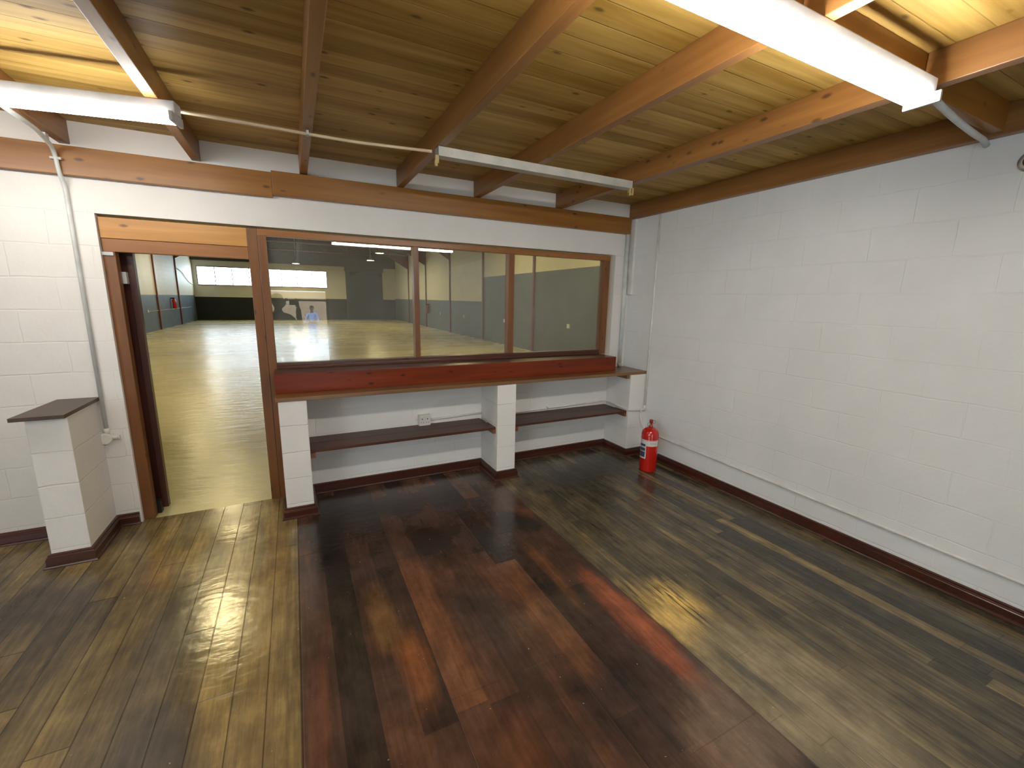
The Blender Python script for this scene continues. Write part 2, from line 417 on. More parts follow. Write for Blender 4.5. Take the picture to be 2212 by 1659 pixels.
def part(mb, name, mat, parent, label=None):
    o = mb.build(name, mat); o.parent = parent
    root = parent
    off = Vector(parent.location)
    while root.parent: root = root.parent; off += Vector(root.location)
    o.location = -off
    if label: o['label'] = label
    return o
def arc(pts, r=.03, k=5):
    """round the corners of a polyline"""
    P_ = [Vector(p) for p in pts]; out = [P_[0]]
    for i in range(1, len(P_)-1):
        a, b, c = P_[i-1], P_[i], P_[i+1]
        ra = min(r, (a-b).length/2.1, (c-b).length/2.1)
        p0 = b+(a-b).normalized()*ra; p1 = b+(c-b).normalized()*ra
        for j in range(k+1):
            u = j/k; out.append(p0*(1-u)**2 + b*2*u*(1-u) + p1*u*u)
    out.append(P_[-1]); return out

# ------------------------------------------------------------------ setting: the office
XL, XR, ZT, ZS = -4.474, -.21, 2.158, 1.075
RX0, RY0, CZ = -7.6, -10.0, 2.69
struct('floor', MB().box(RX0, 0, RY0, .03, -.12, 0), M['floor'])
struct('wall_back', MB().box(-9, XL, 0, .16, 0, 6.1).box(XR, 3.7, 0, .16, 0, 6.1).box(XL, XR, 0, .16, ZT, 6.1).box(-3.518, XR, 0, .16, 0, ZS), M['wall'])
struct('wall_right', MB().box(0, .2, RY0, 0, 0, CZ+.05), M['wallr'])
struct('wall_left', MB().box(RX0-.2, RX0, RY0, -7.2, 0, CZ+.05).box(RX0-.2, RX0, -4.4, 0, 0, CZ+.05).box(RX0-.2, RX0, -7.2, -4.4, 0, .95).box(RX0-.2, RX0, -7.2, -4.4, 2.25, CZ+.05), M['wallr'])
w3 = thing('window_3', None, None, (RX0-.1, -5.8, .95), kind='structure')
part(MB().box(RX0-.15, RX0-.05, -7.2, -4.4, .95, 1.0).box(RX0-.15, RX0-.05, -7.2, -4.4, 2.2, 2.25).box(RX0-.15, RX0-.05, -7.2, -7.15, 1.0, 2.2).box(RX0-.15, RX0-.05, -4.45, -4.4, 1.0, 2.2).box(RX0-.15, RX0-.05, -5.83, -5.77, 1.0, 2.2), 'window_frame', M['frame_z'], w3)
DX0, DX1, DZ = -4.15, -2.45, 2.15      # rear doorway to daylight
struct('wall_rear', MB().box(RX0-.2, DX0, RY0-.2, RY0, 0, CZ+.05).box(DX1, .2, RY0-.2, RY0, 0, CZ+.05).box(DX0, DX1, RY0-.2, RY0, DZ, CZ+.05), M['wallr'])
dr = thing('door_3', None, None, (DX0, RY0, 0), kind='structure')
part(MB().box(DX0-.01, DX0+.06, RY0-.15, RY0+.02, 0, DZ).box(DX1-.06, DX1+.01, RY0-.15, RY0+.02, 0, DZ).box(DX0+.06, DX1-.06, RY0-.15, RY0+.02, DZ-.06, DZ+.01).box(DX0+.06, DX1-.06, RY0-.13, RY0, 1.80, 1.85), 'door_frame', M['frame_z'], dr)
struct('ceiling', MB().box(RX0-.2, .2, RY0-.2, 0, CZ, CZ+.06), M['boards'])

# skirting
prof = [(0, 0), (.034, 0), (.034, .006), (.031, .012), (.026, .015), (.022, .016), (.022, .056), (.018, .060), (.018, .065), (.013, .069), (.013, .079), (0, .084)]
prof = prof[::-1]
struct('baseboard_back', MB().sweep([(-3.520, -.02), (-3.520, -.385), (-3.332, -.385), (-3.332, 0), (-1.777, 0), (-1.777, -.385), (-1.588, -.385), (-1.588, 0), (-.22, 0), (-.22, -.385), (0, -.385), (0, RY0)][::1], prof), M['base'])
struct('baseboard_left', MB().sweep([(RX0, 0), (-4.80, 0), (-4.80, -.445), (-4.615, -.445), (-4.615, 0), (XL-.012, 0)], prof), M['base'])

# ------------------------------------------------------------------ block piers
def pier(x0, x1, y0, z1, label, poly=None):
    m = MB().box(x0, x1, y0, 0, 0, z1, .006)
    return tag(m.build('block_pier', M['pier'], None, ((x0+x1)/2, y0/2, 0)), label, 'pillar', 'half-height block piers along the back wall')
pier(-4.80, -4.615, -.445, .935, 'free-topped white block pier with dark wooden cap, left of the doorway')
pier(-3.52, -3.332, -.385, .905, 'white block pier under the left end of the counter, beside the doorway')
pier(-1.777, -1.588, -.385, .905, 'white block pier between the two lower shelves, in mid counter')
pier(-.22, 0, -.385, .905, 'white block pier under the counter in the right corner, behind the extinguisher')
tag(MB().prism([(-4.838, -.505), (-4.605, -.505), (-4.598, 0), (-4.812, 0)], .935, .957).build('pillar_cap', M['cap'], None, None),
    'dark brown wooden cap board on the white pier left of the doorway', 'wooden cap')

# ------------------------------------------------------------------ counter, box, shelves
tag(MB().box(-3.535, -.001, -.392, 0, .905, .935, .003).build('counter', M['counter'], None, (-1.76, -.19, .905)), 'long worn brown wooden counter board running under the window to the corner', 'counter')
tag(MB().box(-.262, -.222, -.37, -.005, .862, .904, .002).build('support_cleat', M['counter'], None, (-.24, -.19, .862)), 'brown wooden cleat under the right end of the counter, against the corner pier', 'cleat')
sb = thing('sill_box', 'long dark red varnished box sill on the counter below the window panes', 'window sill', (-1.9, -.1, .935))
part(MB().box(-3.535, -.318, -.245, -.223, .935, 1.085, .002), 'front_board', M['redwood'], sb)
part(MB().box(-3.535, -.318, -.223, .03, 1.066, 1.085, .001).box(-.336, -.318, -.223, 0, .935, 1.066), 'top_board', M['rail_dk'], sb, 'dark brown top board')
def shelf(x0, x1, y0, label):
    s = thing('lower_shelf', label, 'shelf', ((x0+x1)/2, y0/2, .483), 'lower shelves between the piers')
    part(MB().box(x0, x1, y0, y0/2-.003, .483, .505, .002), 'board', M['shelf'], s)
    part(MB().box(x0, x1-.02, y0/2+.001, -.002, .483, .505, .002), 'board', M['shelf'], s)
    part(MB().box(x0, x0+.035, y0-.015, -.01, .445, .483, .002), 'cleat', M['shelf_edge'], s, 'reddish wooden cleat at left end')
    part(MB().box(x1-.03, x1, y0-.002, -.01, .445, .483, .002), 'cleat', M['shelf_edge'], s, 'reddish wooden cleat at right end')
shelf(-3.331, -1.778, -.355, 'dark wooden low shelf below the socket, in the left bay beside the doorway pier')
shelf(-1.587, -.221, -.355, 'dark wooden low shelf in the right bay, nearest the red extinguisher')

# ------------------------------------------------------------------ door frame and sliding leaf
d1 = thing('door_1', None, None, (-4.0, .05, 0), kind='structure')
part(MB().box(XL+.005, -3.642, .02, .10, 2.010, ZT-.016, .003), 'door_head', M['frame_x'], d1)
part(MB().box(XL+.005, -3.642, .028, .10, 1.925, 2.009, .003), 'head_rail', M['frame_dx'], d1)
part(MB().box(XL-.002, -4.408, .03, .10, .0, 1.924, .003), 'door_jamb', M['frame_z'], d1)
part(MB().box(-3.641, -3.577, .02, .12, 0, ZT-.014, .003), 'door_jamb', M['frame_z'], d1)
part(MB().box(XL+.0, -4.415, .018, .0299, 1.900, 1.923, .002).tube([(-4.45, .016, 1.912), (-4.45, .02, 1.912)], .006), 'strike_plate', M['metal_white'], d1, 'white painted metal plate')
dl = thing('door_2', None, None, (-4.5, .2, 0), kind='structure')
part(MB().box(-5.25, -4.392, .185, .215, .02, 2.02, .003), 'door_leaf', M['leaf'], dl)
part(MB().box(-4.391, -4.352, .165, .218, .02, 2.02, .002), 'edge_strip', M['leaf'], dl)
part(MB().box(-4.43, -4.392, .12, .17, 1.72, 1.80, .003), 'guide_block', M['pvc_grey'], dl, 'grey guide block')
part(MB().box(-4.43, -4.385, .11, .163, .0, .10, .002), 'floor_guide', M['black'], dl)

# ------------------------------------------------------------------ window between office and hall
w1 = thing('window_1', None, None, (-1.9, .05, ZS), kind='structure')
part(MB().box(-3.575, XR-.045, .02, .09, 2.098, ZT-.014, .003), 'frame_head', M['frame_dx'], w1)
part(MB().box(-3.575, -3.520, .018, .09, 0, 2.098, .003), 'frame_jamb', M['frame_z'], w1)
part(MB().box(-.345, -.262, .018, .09, ZS+.012, 2.098, .003), 'frame_jamb', M['frame_z'], w1)
part(MB().box(-2.413, -2.365, .018, .09, 1.135, 2.098, .003), 'mullion', M['frame_z'], w1)
part(MB().box(-1.491, -1.425, .018, .09, 1.135, 2.098, .003), 'mullion', M['frame_z'], w1)
part(MB().box(-3.520, -.345, .014, .09, ZS+.012, 1.110, .002).box(-3.520, -.345, .024, .09, 1.110, 1.135, .002), 'bottom_rail', M['rail_dk'], w1, 'dark brown bottom rail')
TILT = math.radians(.8)
for a, b in ((-3.520, -2.413), (-2.365, -1.491), (-1.425, -.345)):
    m = bmesh.new(); z0, z1 = 1.130, 2.103
    y0 = .050; y1 = y0 + (z1-z0)*math.tan(TILT); g = MB(); g.b = m
    v = [m.verts.new(p) for p in ((a, y0, z0), (b, y0, z0), (b, y1, z1), (a, y1, z1))]
    m.faces.new(v)
    part(g, 'glass_pane', M['glass'], w1)

# ------------------------------------------------------------------ ceiling timbers
wp = thing('wall_plate', 'long orange-brown timber beam fixed along the back wall under the joists', 'beam', (-3.7, -.02, 2.385))
part(MB().box(RX0, -3.45, -.045, 0, 2.365, 2.536, .004), 'timber', M['beamx'], wp)
part(MB().box(-3.449, -.062, -.048, 0, 2.380, 2.548, .004), 'timber', M['beamx'], wp)
JL = ['far left timber joist crossing the light over the block pier',
      'second joist from left, dark stained, at the right end of the lit left batten',
      'timber joist with a conduit saddle under it, left of the empty fitting',
      'orange-brown timber joist ending at the left tip of the empty fitting',
      'timber joist crossed by the middle of the empty batten fitting',
      'timber joist at the right tip of the empty batten, next to the wall-side one']
for i, x in enumerate([-4.56, -3.895, -3.235, -2.515, -1.835, -.965]):
    h = .052 if i != 5 else .068
    tag(MB().box(x-h/2, x+h/2, -2.742, -.002, 2.552, CZ, .004).build('ceiling_joist', M['joist'], None, (x, -1.4, 2.552)), JL[i], 'joist', 'ceiling joists running to the back wall')
tag(MB().box(-.058, -.002, RY0+.01, -.002, 2.540, CZ, .004).build('ceiling_joist', M['joist'], None, (-.03, -3, 2.55)), 'dark stained timber joist lying against the top of the right wall', 'joist', 'ceiling joists running to the back wall')
tag(MB().box(RX0, -.06, -2.792, -2.744, 2.552, CZ, .003).build('trimmer_beam', M['beamx'], None, (-3.5, -2.77, 2.552)), 'timber cross beam directly above the bright right light, joists butt into it', 'beam')
NL = {3: 'short pine joist at the top edge, above the bright right light', 4: 'pale knotty joist at top right, starting at the end of the bright light'}
for i, x in enumerate([-4.56, -3.895, -3.235, -1.79, -.935]):
    y1 = -2.794
    o = MB().box(x-.026, x+.026, RY0+.01, y1, 2.552, CZ, .004).build('ceiling_joist', M['joist'], None, (x, -5, 2.552))
    tag(o, NL.get(i, 'timber joist above and behind the camera'), 'joist', 'ceiling joists on the camera side')

# ------------------------------------------------------------------ fluorescent lights
def batten(x0, x1, y, label, lit=True, nt=2, tm='tube'):
    f = thing('fluorescent_light', label, 'light', ((x0+x1)/2, y, 2.5))
    w = .03 if nt == 1 else .036
    part(MB().box(x0, x1, y-w, y+w, 2.497, 2.551, .004), 'batten_body', M['metal_white' if lit else 'metal_old'], f)
    if lit:
        for s in ((-1, 1) if nt == 2 else (0,)):
            part(MB().tube([(x0+.028, y+s*.035, 2.480), (x1-.028, y+s*.035, 2.480)], .014, 16), 'tube', M[tm], f)
        for xa in (x0+.012, x1-.012):
            hd = part(MB().box(xa-.008, xa+.008, y-.060, y+.060, 2.458, 2.500, .004), 'lampholder', M['metal_white'], f)
    else:
        part(MB().box(x0-.018, x0+.004, y-.032, y-.012, 2.455, 2.500, .002).box(x0-.024, x0-.006, y-.038, y-.020, 2.435, 2.470, .002), 'lampholder', M['brass'], f, 'yellowed empty lampholder at left end')
        part(MB().box(x1-.02, x1-.008, y-.03, y-.005, 2.448, 2.500, .002).box(x1+.006, x1+.018, y-.03, y-.012, 2.462, 2.505, .002).tube([(x1-.02, y-.018, 2.462), (x1+.022, y-.018, 2.462)], .008), 'lampholder', M['brass'], f, 'yellowed broken lampholder at right end')
        part(MB().tube([(x0+.085, y-.0315, 2.525), (x0+.085, y-.038, 2.525)], .010), 'screw', M['steel'], f)
    return f
batten(-2.85, -1.030, -2.835, 'bright lit twin-tube batten light at the upper right under the cross beam')
lf = batten(-5.32, -3.80, -1.06, 'lit fluorescent batten light at the upper left over the doorway side', tm='tube_soft')
lf.rotation_euler.z = math.radians(-11); lf.location = (-4.546, -.915, 2.5)
batten(-2.535, -1.035, -1.105, 'unlit empty batten fitting without a tube, in the middle of the ceiling', False)
batten(-6.6, -5.1, -4.7, 'added fill batten light, unseen behind the camera on the left')  # unseen batten added for extra room light

# ------------------------------------------------------------------ conduits
def conduit(pts, r, mat, label, name='conduit', rr=.04, clips=(), group='surface conduits'):
    c = thing(name, label, 'conduit', pts[0], group)
    part(MB().tube(arc(pts, rr), r, 10), 'pipe', mat, c)
    for (p, ax) in clips:
        p = Vector(p); m = MB()
        if ax == 'z': m.box(p.x-.026, p.x+.026, p.y-r-.002, p.y+r*.9, p.z-.007, p.z+.007, .002)
        elif ax == 'x': m.box(p.x-.007, p.x+.007, p.y-.02, p.y+.02, p.z-r-.002, p.z+r+.004, .002)
        else: m.box(p.x-r-.002, p.x+r*.9, p.y-.007, p.y+.007, p.z-.022, p.z+.022, .002)
        part(m, 'saddle_clip', M['metal_white'], c)
    return c
conduit([(-3.80, -1.0, 2.538), (-3.0, -1.0, 2.534), (-2.56, -1.09, 2.528)], .0085, M['pvc_warm'], 'cream conduit under the joists linking the lit left batten to the empty one', rr=.1, clips=[((-3.235, -1.0, 2.537), 'x')])
conduit([(-4.53, -.82, 2.515), (-4.56, -.35, 2.530), (-4.594, -.066, 2.505), (-4.590, -.058, 2.37), (-4.588, -.013, 2.30), (-4.588, -.013, .72)], .012, M['pvc_grey'],
        'grey-white conduit from the left light down the wall to the round switch box', rr=.08, clips=[((-4.592, -.060, 2.45), 'z'), ((-4.575, -.20, 2.535), 'x')])
conduit([(-1.03, -2.83, 2.525), (-.60, -2.78, 2.518), (-.25, -2.75, 2.515), (-.066, -2.72, 2.535), (-.012, -2.72, 2.515)], .014, M['pvc_grey'], 'thick pale cable curving from the bright light to the right wall', rr=.2)
conduit([(-.012, -.412, 2.535), (-.012, -.404, .52)], .010, M['pvc_paint'], 'painted vertical conduit on the right wall from ceiling beam to elbow', clips=[])
conduit([(-.060, -.402, .520), (-.060, -.408, .40), (-.012, -.425, .30), (-.012, -.60, .275), (-.012, -9.5, .052+.09)], .010, M['pvc_paint'], 'painted conduit running low along the right wall above the skirting', rr=.06)
conduit([(-.055, -.398, .510), (-.228, -.398, .522), (-.232, -.012, .548), (-1.586, -.012, .520)], .009, M['pvc_paint'], 'painted conduit across the back of the right bay to the corner elbow', rr=.02, clips=[((-1.02, -.012, .532), 'x')])
conduit([(-1.779, -.014, .560), (-2.285, -.014, .548)], .009, M['pvc_paint'], 'short painted conduit between the middle pier and the double socket', clips=[])
j = thing('conduit_elbow', 'painted tee elbow where three conduits meet beside the corner pier', 'elbow', (-.03, -.41, .52))
part(MB().tube([(-.075, -.404, .513), (-.012, -.404, .520)], .014).tube([(-.012, -.404, .505), (-.012, -.404, .56)], .014).tube([(-.058, -.404, .525), (-.058, -.404, .485)], .014), 'tee', M['pvc_paint'], j)
conduit([(-.075, -.022, 2.38), (-.075, -.022, .94)], .022, M['pvc_grey'], 'grey vertical pipe in the back right corner standing on the counter', clips=[((-.075, -.022, .965), 'z')])
tk = tag(MB().box(-.030, -.001, -.075, -.001, 1.745, 2.538, .002).build('cable_trunking', M['pvc_paint'], None, (-.015, -.04, 1.745)), 'short white cable trunking in the corner, upper half of the wall', 'trunking')

# ------------------------------------------------------------------ switch box, socket
b = thing('round_switch_box', 'round white painted junction box on the wall left of the doorway', 'switch box', (-4.60, -.01, .66))
part(MB().lathe([(.040, 0), (.040, -.026), (.034, -.034), (.0, -.035)][:3], (-4.600, 0, .662), 28, 'y'), 'round_cover', M['pvc'], b)
part(MB().box(-4.680, -4.640, -.016, 0, .640, .695, .003).box(-4.642, -4.558, -.010, 0, .652, .70, .003).tube([(-4.565, -.012, .665), (-4.532, -.012, .665)], .012), 'back_plate', M['pvc'], b)
part(MB().tube([(-4.531, -.012, .665), (-4.522, -.012, .665)], .015), 'collar', M['pvc'], b)
part(MB().tube([(-4.588, -.012, .695), (-4.588, -.012, .735)], .015), 'collar', M['pvc'], b)
s = thing('double_socket', 'cream square power socket with holes above the left low shelf', 'socket', (-2.355, -.02, .55))
part(MB().box(-2.412, -2.302, -.042, 0, .494, .604, .005), 'housing', M['pvc'], s)
part(MB().box(-2.406, -2.308, -.048, -.0425, .500, .598, .004), 'face_plate', M['pvc'], s)
for cx in (-2.382, -2.332):
    for dx, dz, hr in ((0, 0, .0055), (-.010, -.032, .0035), (.010, -.032, .0035)):
        part(MB().tube([(cx+dx, -.0475, .566+dz), (cx+dx, -.0490, .566+dz)], hr), 'pin_hole', M['black'], s)
part(MB().tube([(-2.302, -.016, .548), (-2.285, -.016, .548)], .014), 'gland', M['pvc_grey'], s)
part(MB().box(-2.432, -2.412, -.012, 0, .548, .562, .003), 'fixing_lug', M['pvc'], s)
# small wall bracket by the right frame edge
vb = thing('wall_vent', 'small grey round vent at the upper right edge of the right wall', 'vent', (0, -2.90, 2.40))
part(MB().lathe([(.050, 0), (.050, -.012), (.038, -.016)], (0, -2.90, 2.395), 24, 'x'), 'ring', M['steel'], vb)
part(MB().lathe([(.030, -.010), (.030, -.018)], (0, -2.90, 2.395), 24, 'x'), 'plug', M['black'], vb)

# ------------------------------------------------------------------ fire extinguisher
EX, EY = -.272, -.775
ex = thing('fire_extinguisher', 'red fire extinguisher cylinder standing on the floor in the right corner', 'extinguisher', (EX, EY, 0))
R = .085
part(MB().lathe([(R-.006, 0), (R-.002, .004), (R-.002, .018), (R, .024), (R, .36), (R-.003, .388), (R-.012, .412), (R-.028, .431), (R-.048, .441), (.022, .446)], (EX, EY, 0), 48), 'cylinder', M['red'], ex)
part(MB().lathe([(.021, .444), (.021, .458), (.015, .460), (.015, .492), (.018, .494), (.018, .520), (.012, .524)], (EX, EY, 0), 20), 'valve', M['redd'], ex)
rg = MB()
for a0, dz in ((math.radians(205), .478), (math.radians(10), .492)):
    cx, cy = EX+math.cos(a0)*.038, EY+math.sin(a0)*.012
    rg.tube([(cx+.019*math.cos(u), cy, dz+.017*math.sin(u)) for u in [k*2*math.pi/14 for k in range(15)]], .003, 6)
rg.tube([(EX-.022, EY-.005, .475), (EX+.028, EY-.005, .488)], .003, 8)
part(rg, 'safety_pin', M['steel'], ex)
part(MB().tube([(EX+R-.006, EY+.02, .352), (EX+R+.012, EY+.02, .352)], .009), 'hose_lug', M['redd'], ex)
def wrap(a0, a1, z0, z1, name, mat, rad, par=None):
    m = MB(); n = 14; vs = []
    for i in range(n+1):
        a = math.radians(a0+(a1-a0)*i/n)
        vs.append((m.b.verts.new((EX+rad*math.cos(a), EY+rad*math.sin(a), z0)), m.b.verts.new((EX+rad*math.cos(a), EY+rad*math.sin(a), z1))))
    for i in range(n):
        f = m.b.faces.new((vs[i][0], vs[i+1][0], vs[i+1][1], vs[i][1])); f.smooth = True
    return part(m, name, mat, par or ex)
w_ = wrap(206, 290, .268, .330, 'front_label', M['paper'], R+.0008); w_['label'] = 'white wrap label'
wrap(205, 280, .322, .327, 'label_print', M['paper_red'], R+.0012, w_)
wrap(225, 275, .300, .303, 'label_print', M['paper_red'], R+.0012, w_)
wrap(230, 270, .290, .292, 'label_print', M['ink'], R+.0012, w_)
w_ = wrap(150, 206, .135, .330, 'side_label', M['paper'], R+.0006); w_['label'] = 'long white side label with dark panels'
wrap(154, 199, .150, .205, 'label_print', M['ink'], R+.0011, w_)
wrap(154, 199, .215, .245, 'label_print', M['ink'], R+.0011, w_)
wrap(154, 199, .262, .285, 'label_print', M['ink'], R+.0011, w_)

# ------------------------------------------------------------------ the hall beyond
HX0, HX1, HY1 = -9.0, 3.7, 30.4
struct('floor_hall', MB().box(HX0-.2, HX1+.2, .03, HY1+.2, -.15, -.002), M['hall_floor'])
struct('wall_hall_left', MB().box(HX0-.2, HX0, .16, HY1, 0, 4.6), M['hall_l'])
struct('wall_hall_right', MB().box(HX1, HX1+.2, .16, 13.0, 0, 4.6), M['hall_r'])
struct('wall_hall_right_rear', MB().box(HX1, HX1+.2, 13.0, HY1, 0, 4.6), M['hall_r2'])
WX0, WX1, WZ0, WZ1 = -8.75, -1.12, 2.24, 3.44
struct('wall_hall_far', MB().box(HX0-.2, HX1+.2, HY1, HY1+.2, 0, WZ0).box(HX0-.2, WX0, HY1, HY1+.2, WZ0, WZ1).box(WX1, HX1+.2, HY1, HY1+.2, WZ0, WZ1).box(HX0-.2, HX1+.2, HY1, HY1+.2, WZ1, 6.1), M['hall_f'])
hw = thing('window_2', None, None, (-5, HY1, WZ0), kind='structure')
part(MB().box(WX0, WX1, HY1-.03, HY1+.02, WZ0, WZ0+.05).box(WX0, WX1, HY1-.03, HY1+.02, WZ1-.05, WZ1), 'window_frame', M['steel_red'], hw)
k = 0
x = WX0
while x < WX1+.1:
    part(MB().box(x-.02, x+.02, HY1-.03, HY1+.02, WZ0+.05, WZ1-.05), 'mullion', M['steel_red'], hw); x += .954; k += 1
for c_, a in enumerate([x0 for x0 in [WX0+.954*i for i in range(8)]]):
    if c_ in (1, 4, 5, 7) and a+.93 < WX1+.1:
        m = MB()
        for i in range(7): 
            z = WZ0+.12+i*.155
            m.box(a+.03, a+.924, HY1+.0, HY1+.06, z, z+.012)
        part(m, 'louvre_blades', M['pvc_grey'], hw)
struct('trim_1', MB().box(HX0, HX1, HY1-.25, HY1-.02, 3.80, 5.6), M['roof'])
# dark roller door on the far wall
rd = thing('roller_door', 'dark roller door on the far wall of the hall, right of the high window', 'door', (1.45, HY1, 0))
part(MB().box(.15, 2.75, HY1-.07, HY1-.01, 0, 3.5), 'curtain', M['black'], rd)
part(MB().box(.10, 2.80, HY1-.30, HY1-.01, 3.5, 3.79), 'hood', M['roof'], rd)
# roof
rf = MB(); b_ = rf.b
xm = (HX0+HX1)/2
for (xa, za, xb, zb_) in ((HX0-.2, 4.5, xm, 5.9), (xm, 5.9, HX1+.2, 4.5)):
    v = [b_.verts.new(p) for p in ((xa, 0.16, za), (xb, 0.16, zb_), (xb, HY1+.2, zb_), (xa, HY1+.2, za), (xa, .16, za+.08), (xb, .16, zb_+.08), (xb, HY1+.2, zb_+.08), (xa, HY1+.2, za+.08))]
    for f in ((0, 1, 2, 3), (7, 6, 5, 4), (0, 4, 5, 1), (1, 5, 6, 2), (2, 6, 7, 3), (3, 7, 4, 0)): b_.faces.new([v[i] for i in f])
struct('ceiling_hall', rf, M['roof'])
ordn = ['nearest the partition', 'second from the partition', 'third from the partition', 'fourth from the partition', 'fifth from the partition', 'sixth from the partition']
for i, y in enumerate([4.4, 8.68, 12.95, 17.2, 21.6, 25.9]):
    for side, xx, s in (('left', HX0+.03, 1), ('right', HX1-.03, -1)):
        c = thing('hall_column', 'thin red-brown steel column on the %s wall of the hall, %s' % (side, ordn[i]), 'column', (xx, y, 0), 'steel columns along the hall walls')
        part(MB().box(xx-.03, xx+.03, y-.045, y+.045, 0.0, 4.5), 'post', M['steel_red'], c)
        m = MB(); 
        p = [(xx+s*.03, 3.55), (xx+s*.03, 4.4), (xx+s*1.2, 4.4), (xx+s*1.2, 4.25)]
        vs = [[m.b.verts.new((px, yy, pz)) for px, pz in p] for yy in (y-.03, y+.03)]
        m.b.faces.new(vs[0]); m.b.faces.new(vs[1][::-1])
        for k in range(4): m.b.faces.new((vs[0][k], vs[0][(k+1) % 4], vs[1][(k+1) % 4], vs[1][k]))
        part(m, 'knee_brace', M['steel_red'], c)
    tr_ = thing('roof_truss', 'dark steel roof truss spanning the hall, %s' % ordn[i], 'truss', (xm, y, 4.3), 'roof trusses of the hall')
    m = MB().tube([(HX0+.05, y, 4.35), (HX1-.05, y, 4.35)], .05, 6).tube([(HX0+.05, y, 4.42), (xm, y, 5.75), (HX1-.05, y, 4.42)], .05, 6)
    part(m, 'chords', M['steel_red'], tr_)
    m = MB()
    for k in range(9):
        xx = HX0+1.27+k*1.27; zt = 5.78-abs(xx-xm)*.21
        m.tube([(xx, y, 4.35), (xx, y, zt)], .025, 6)
        if k < 8:
            xn = xx+1.27; zn = 5.78-abs(xn-xm)*.21
            m.tube([(xx, y, 4.35), (xn, y, zn)] if xx < xm-.1 else [(xx, y, zt), (xn, y, 4.35)], .02, 6)
    part(m, 'web_bars', M['steel_red'], tr_)
def bay(x, y, z, label):
    l = thing('high_bay_lamp', label, 'lamp', (x, y, z), 'warm high-bay lamps in the hall')
    part(MB().lathe([(.05, .30), (.07, .18), (.20, .04), (.24, 0), (.235, 0), (.19, .035)], (x, y, z), 20), 'reflector', M['steel'], l)
    part(MB().lathe([(.185, .012), (.185, .02)], (x, y, z), 20), 'glowing_lens', M['hallglow'], l)
    part(MB().tube([(x, y, z+.3), (x, y, z+.30+max(.25, 5.9-abs(x-xm)*.21-z-.3))], .012, 6), 'hanger', M['steel'], l)
bay(-3.02, 15.8, 3.93, 'warm lamp seen at the top of the left pane, hanging high in the hall')
bay(-3.05, 28.3, 3.72, 'small warm lamp low in the left pane above the far high window')
bay(.85, 20.2, 3.93, 'warm lamp in the left pane, brighter of the pair near the mullion')
bay(1.0, 24.2, 3.85, 'smaller warm lamp of the pair left of the mullion, farther down the hall')
for x, y in ((-4.9, 4.6), (-5.2, 9.0), (1.6, 4.6), (1.4, 9.2), (-6.8, 14.5), (-7.0, 20.5)):
    bay(x, y, 4.05, 'warm high-bay lamp hidden above the door head and window head')
# fittings on the hall walls
def sock(x, y, z, label, s):
    o = thing('hall_socket', label, 'socket', (x, y, z), 'pale sockets on the hall walls')
    part(MB().box(x-.03 if s < 0 else x, x if s < 0 else x+.03, y-.06, y+.06, z-.06, z+.06, .004), 'face_plate', M['pvc'], o)
sock(HX1, 6.6, .95, 'pale socket on the grey hall wall seen in the right pane', -1)
sock(HX1, 10.85, .89, 'pale socket on the hall wall just left of the second mullion', -1)
sock(HX1, 15.2, .87, 'pale socket on the hall wall near the centre of the middle pane', -1)
sock(HX1, 18.8, .88, 'small pale socket on the hall wall beside the first mullion', -1)
he = thing('wall_extinguisher', 'small red extinguisher hanging on the hall left wall seen through the doorway', 'extinguisher', (HX0+.12, 24.2, 1.05))
part(MB().lathe([(.075, -.25), (.085, -.23), (.085, .17), (.05, .24), (.02, .26)], (HX0+.12, 24.2, 1.15), 16), 'cylinder', M['red'], he)
part(MB().box(HX0, HX0+.16, 24.15, 24.25, 1.40, 1.46), 'valve', M['black'], he)
he = thing('wall_extinguisher', 'dark extinguisher on the hall right wall seen in the middle pane', 'extinguisher', (HX1-.12, 21.0, .9))
part(MB().lathe([(.075, -.25), (.085, -.23), (.085, .17), (.05, .24), (.02, .26)], (HX1-.12, 21.0, 1.05), 16), 'cylinder', M['redd'], he)
part(MB().box(HX1-.16, HX1, 20.95, 21.05, 1.30, 1.36), 'valve', M['black'], he)
tp = thing('hall_tap_box', 'small pale switch boxes on the hall left wall beside the door leaf', 'switch box', (HX0, 18.5, .9))
part(MB().box(HX0, HX0+.06, 18.2, 18.32, .80, 1.0, .005).box(HX0, HX0+.10, 18.38, 18.52, .62, .74, .005), 'box', M['pvc'], tp)
tag(MB().tube([(HX0+.014, 19.98, .88), (HX0+.014, 29, .88)], .012, 6).build('hall_conduit', M['pvc_grey'], None, (HX0+.014, 24, .88)), 'thin conduit along the grey hall left wall seen through the doorway', 'conduit')
o = sock(HX0, 19.9, .90, 'pale socket on the hall left wall seen through the doorway', 1)
cb = [(HX0+.03, 26.0, 3.05), (HX0+.03, 27.2, 2.95), (HX0+.03, 28.6, 2.45), (HX0+.03, 29.6, 2.3), (HX0+.03, 30.3, 2.28)]
tag(MB().tube(arc(cb, .5), .018, 6).build('loose_cable', M['pvc_grey'], None, None), 'loose grey cable drooping along the hall left wall toward the window', 'cable')

# ------------------------------------------------------------------ yard behind the camera, seen in the glass
struct('floor_yard', MB().box(-16, 8, -30, RY0-.2, -.15, -.01), M['paving'])
struct('wall_yard', MB().box(-9, 3, -22.2, -22.0, 0, 2.5), M['tan'])

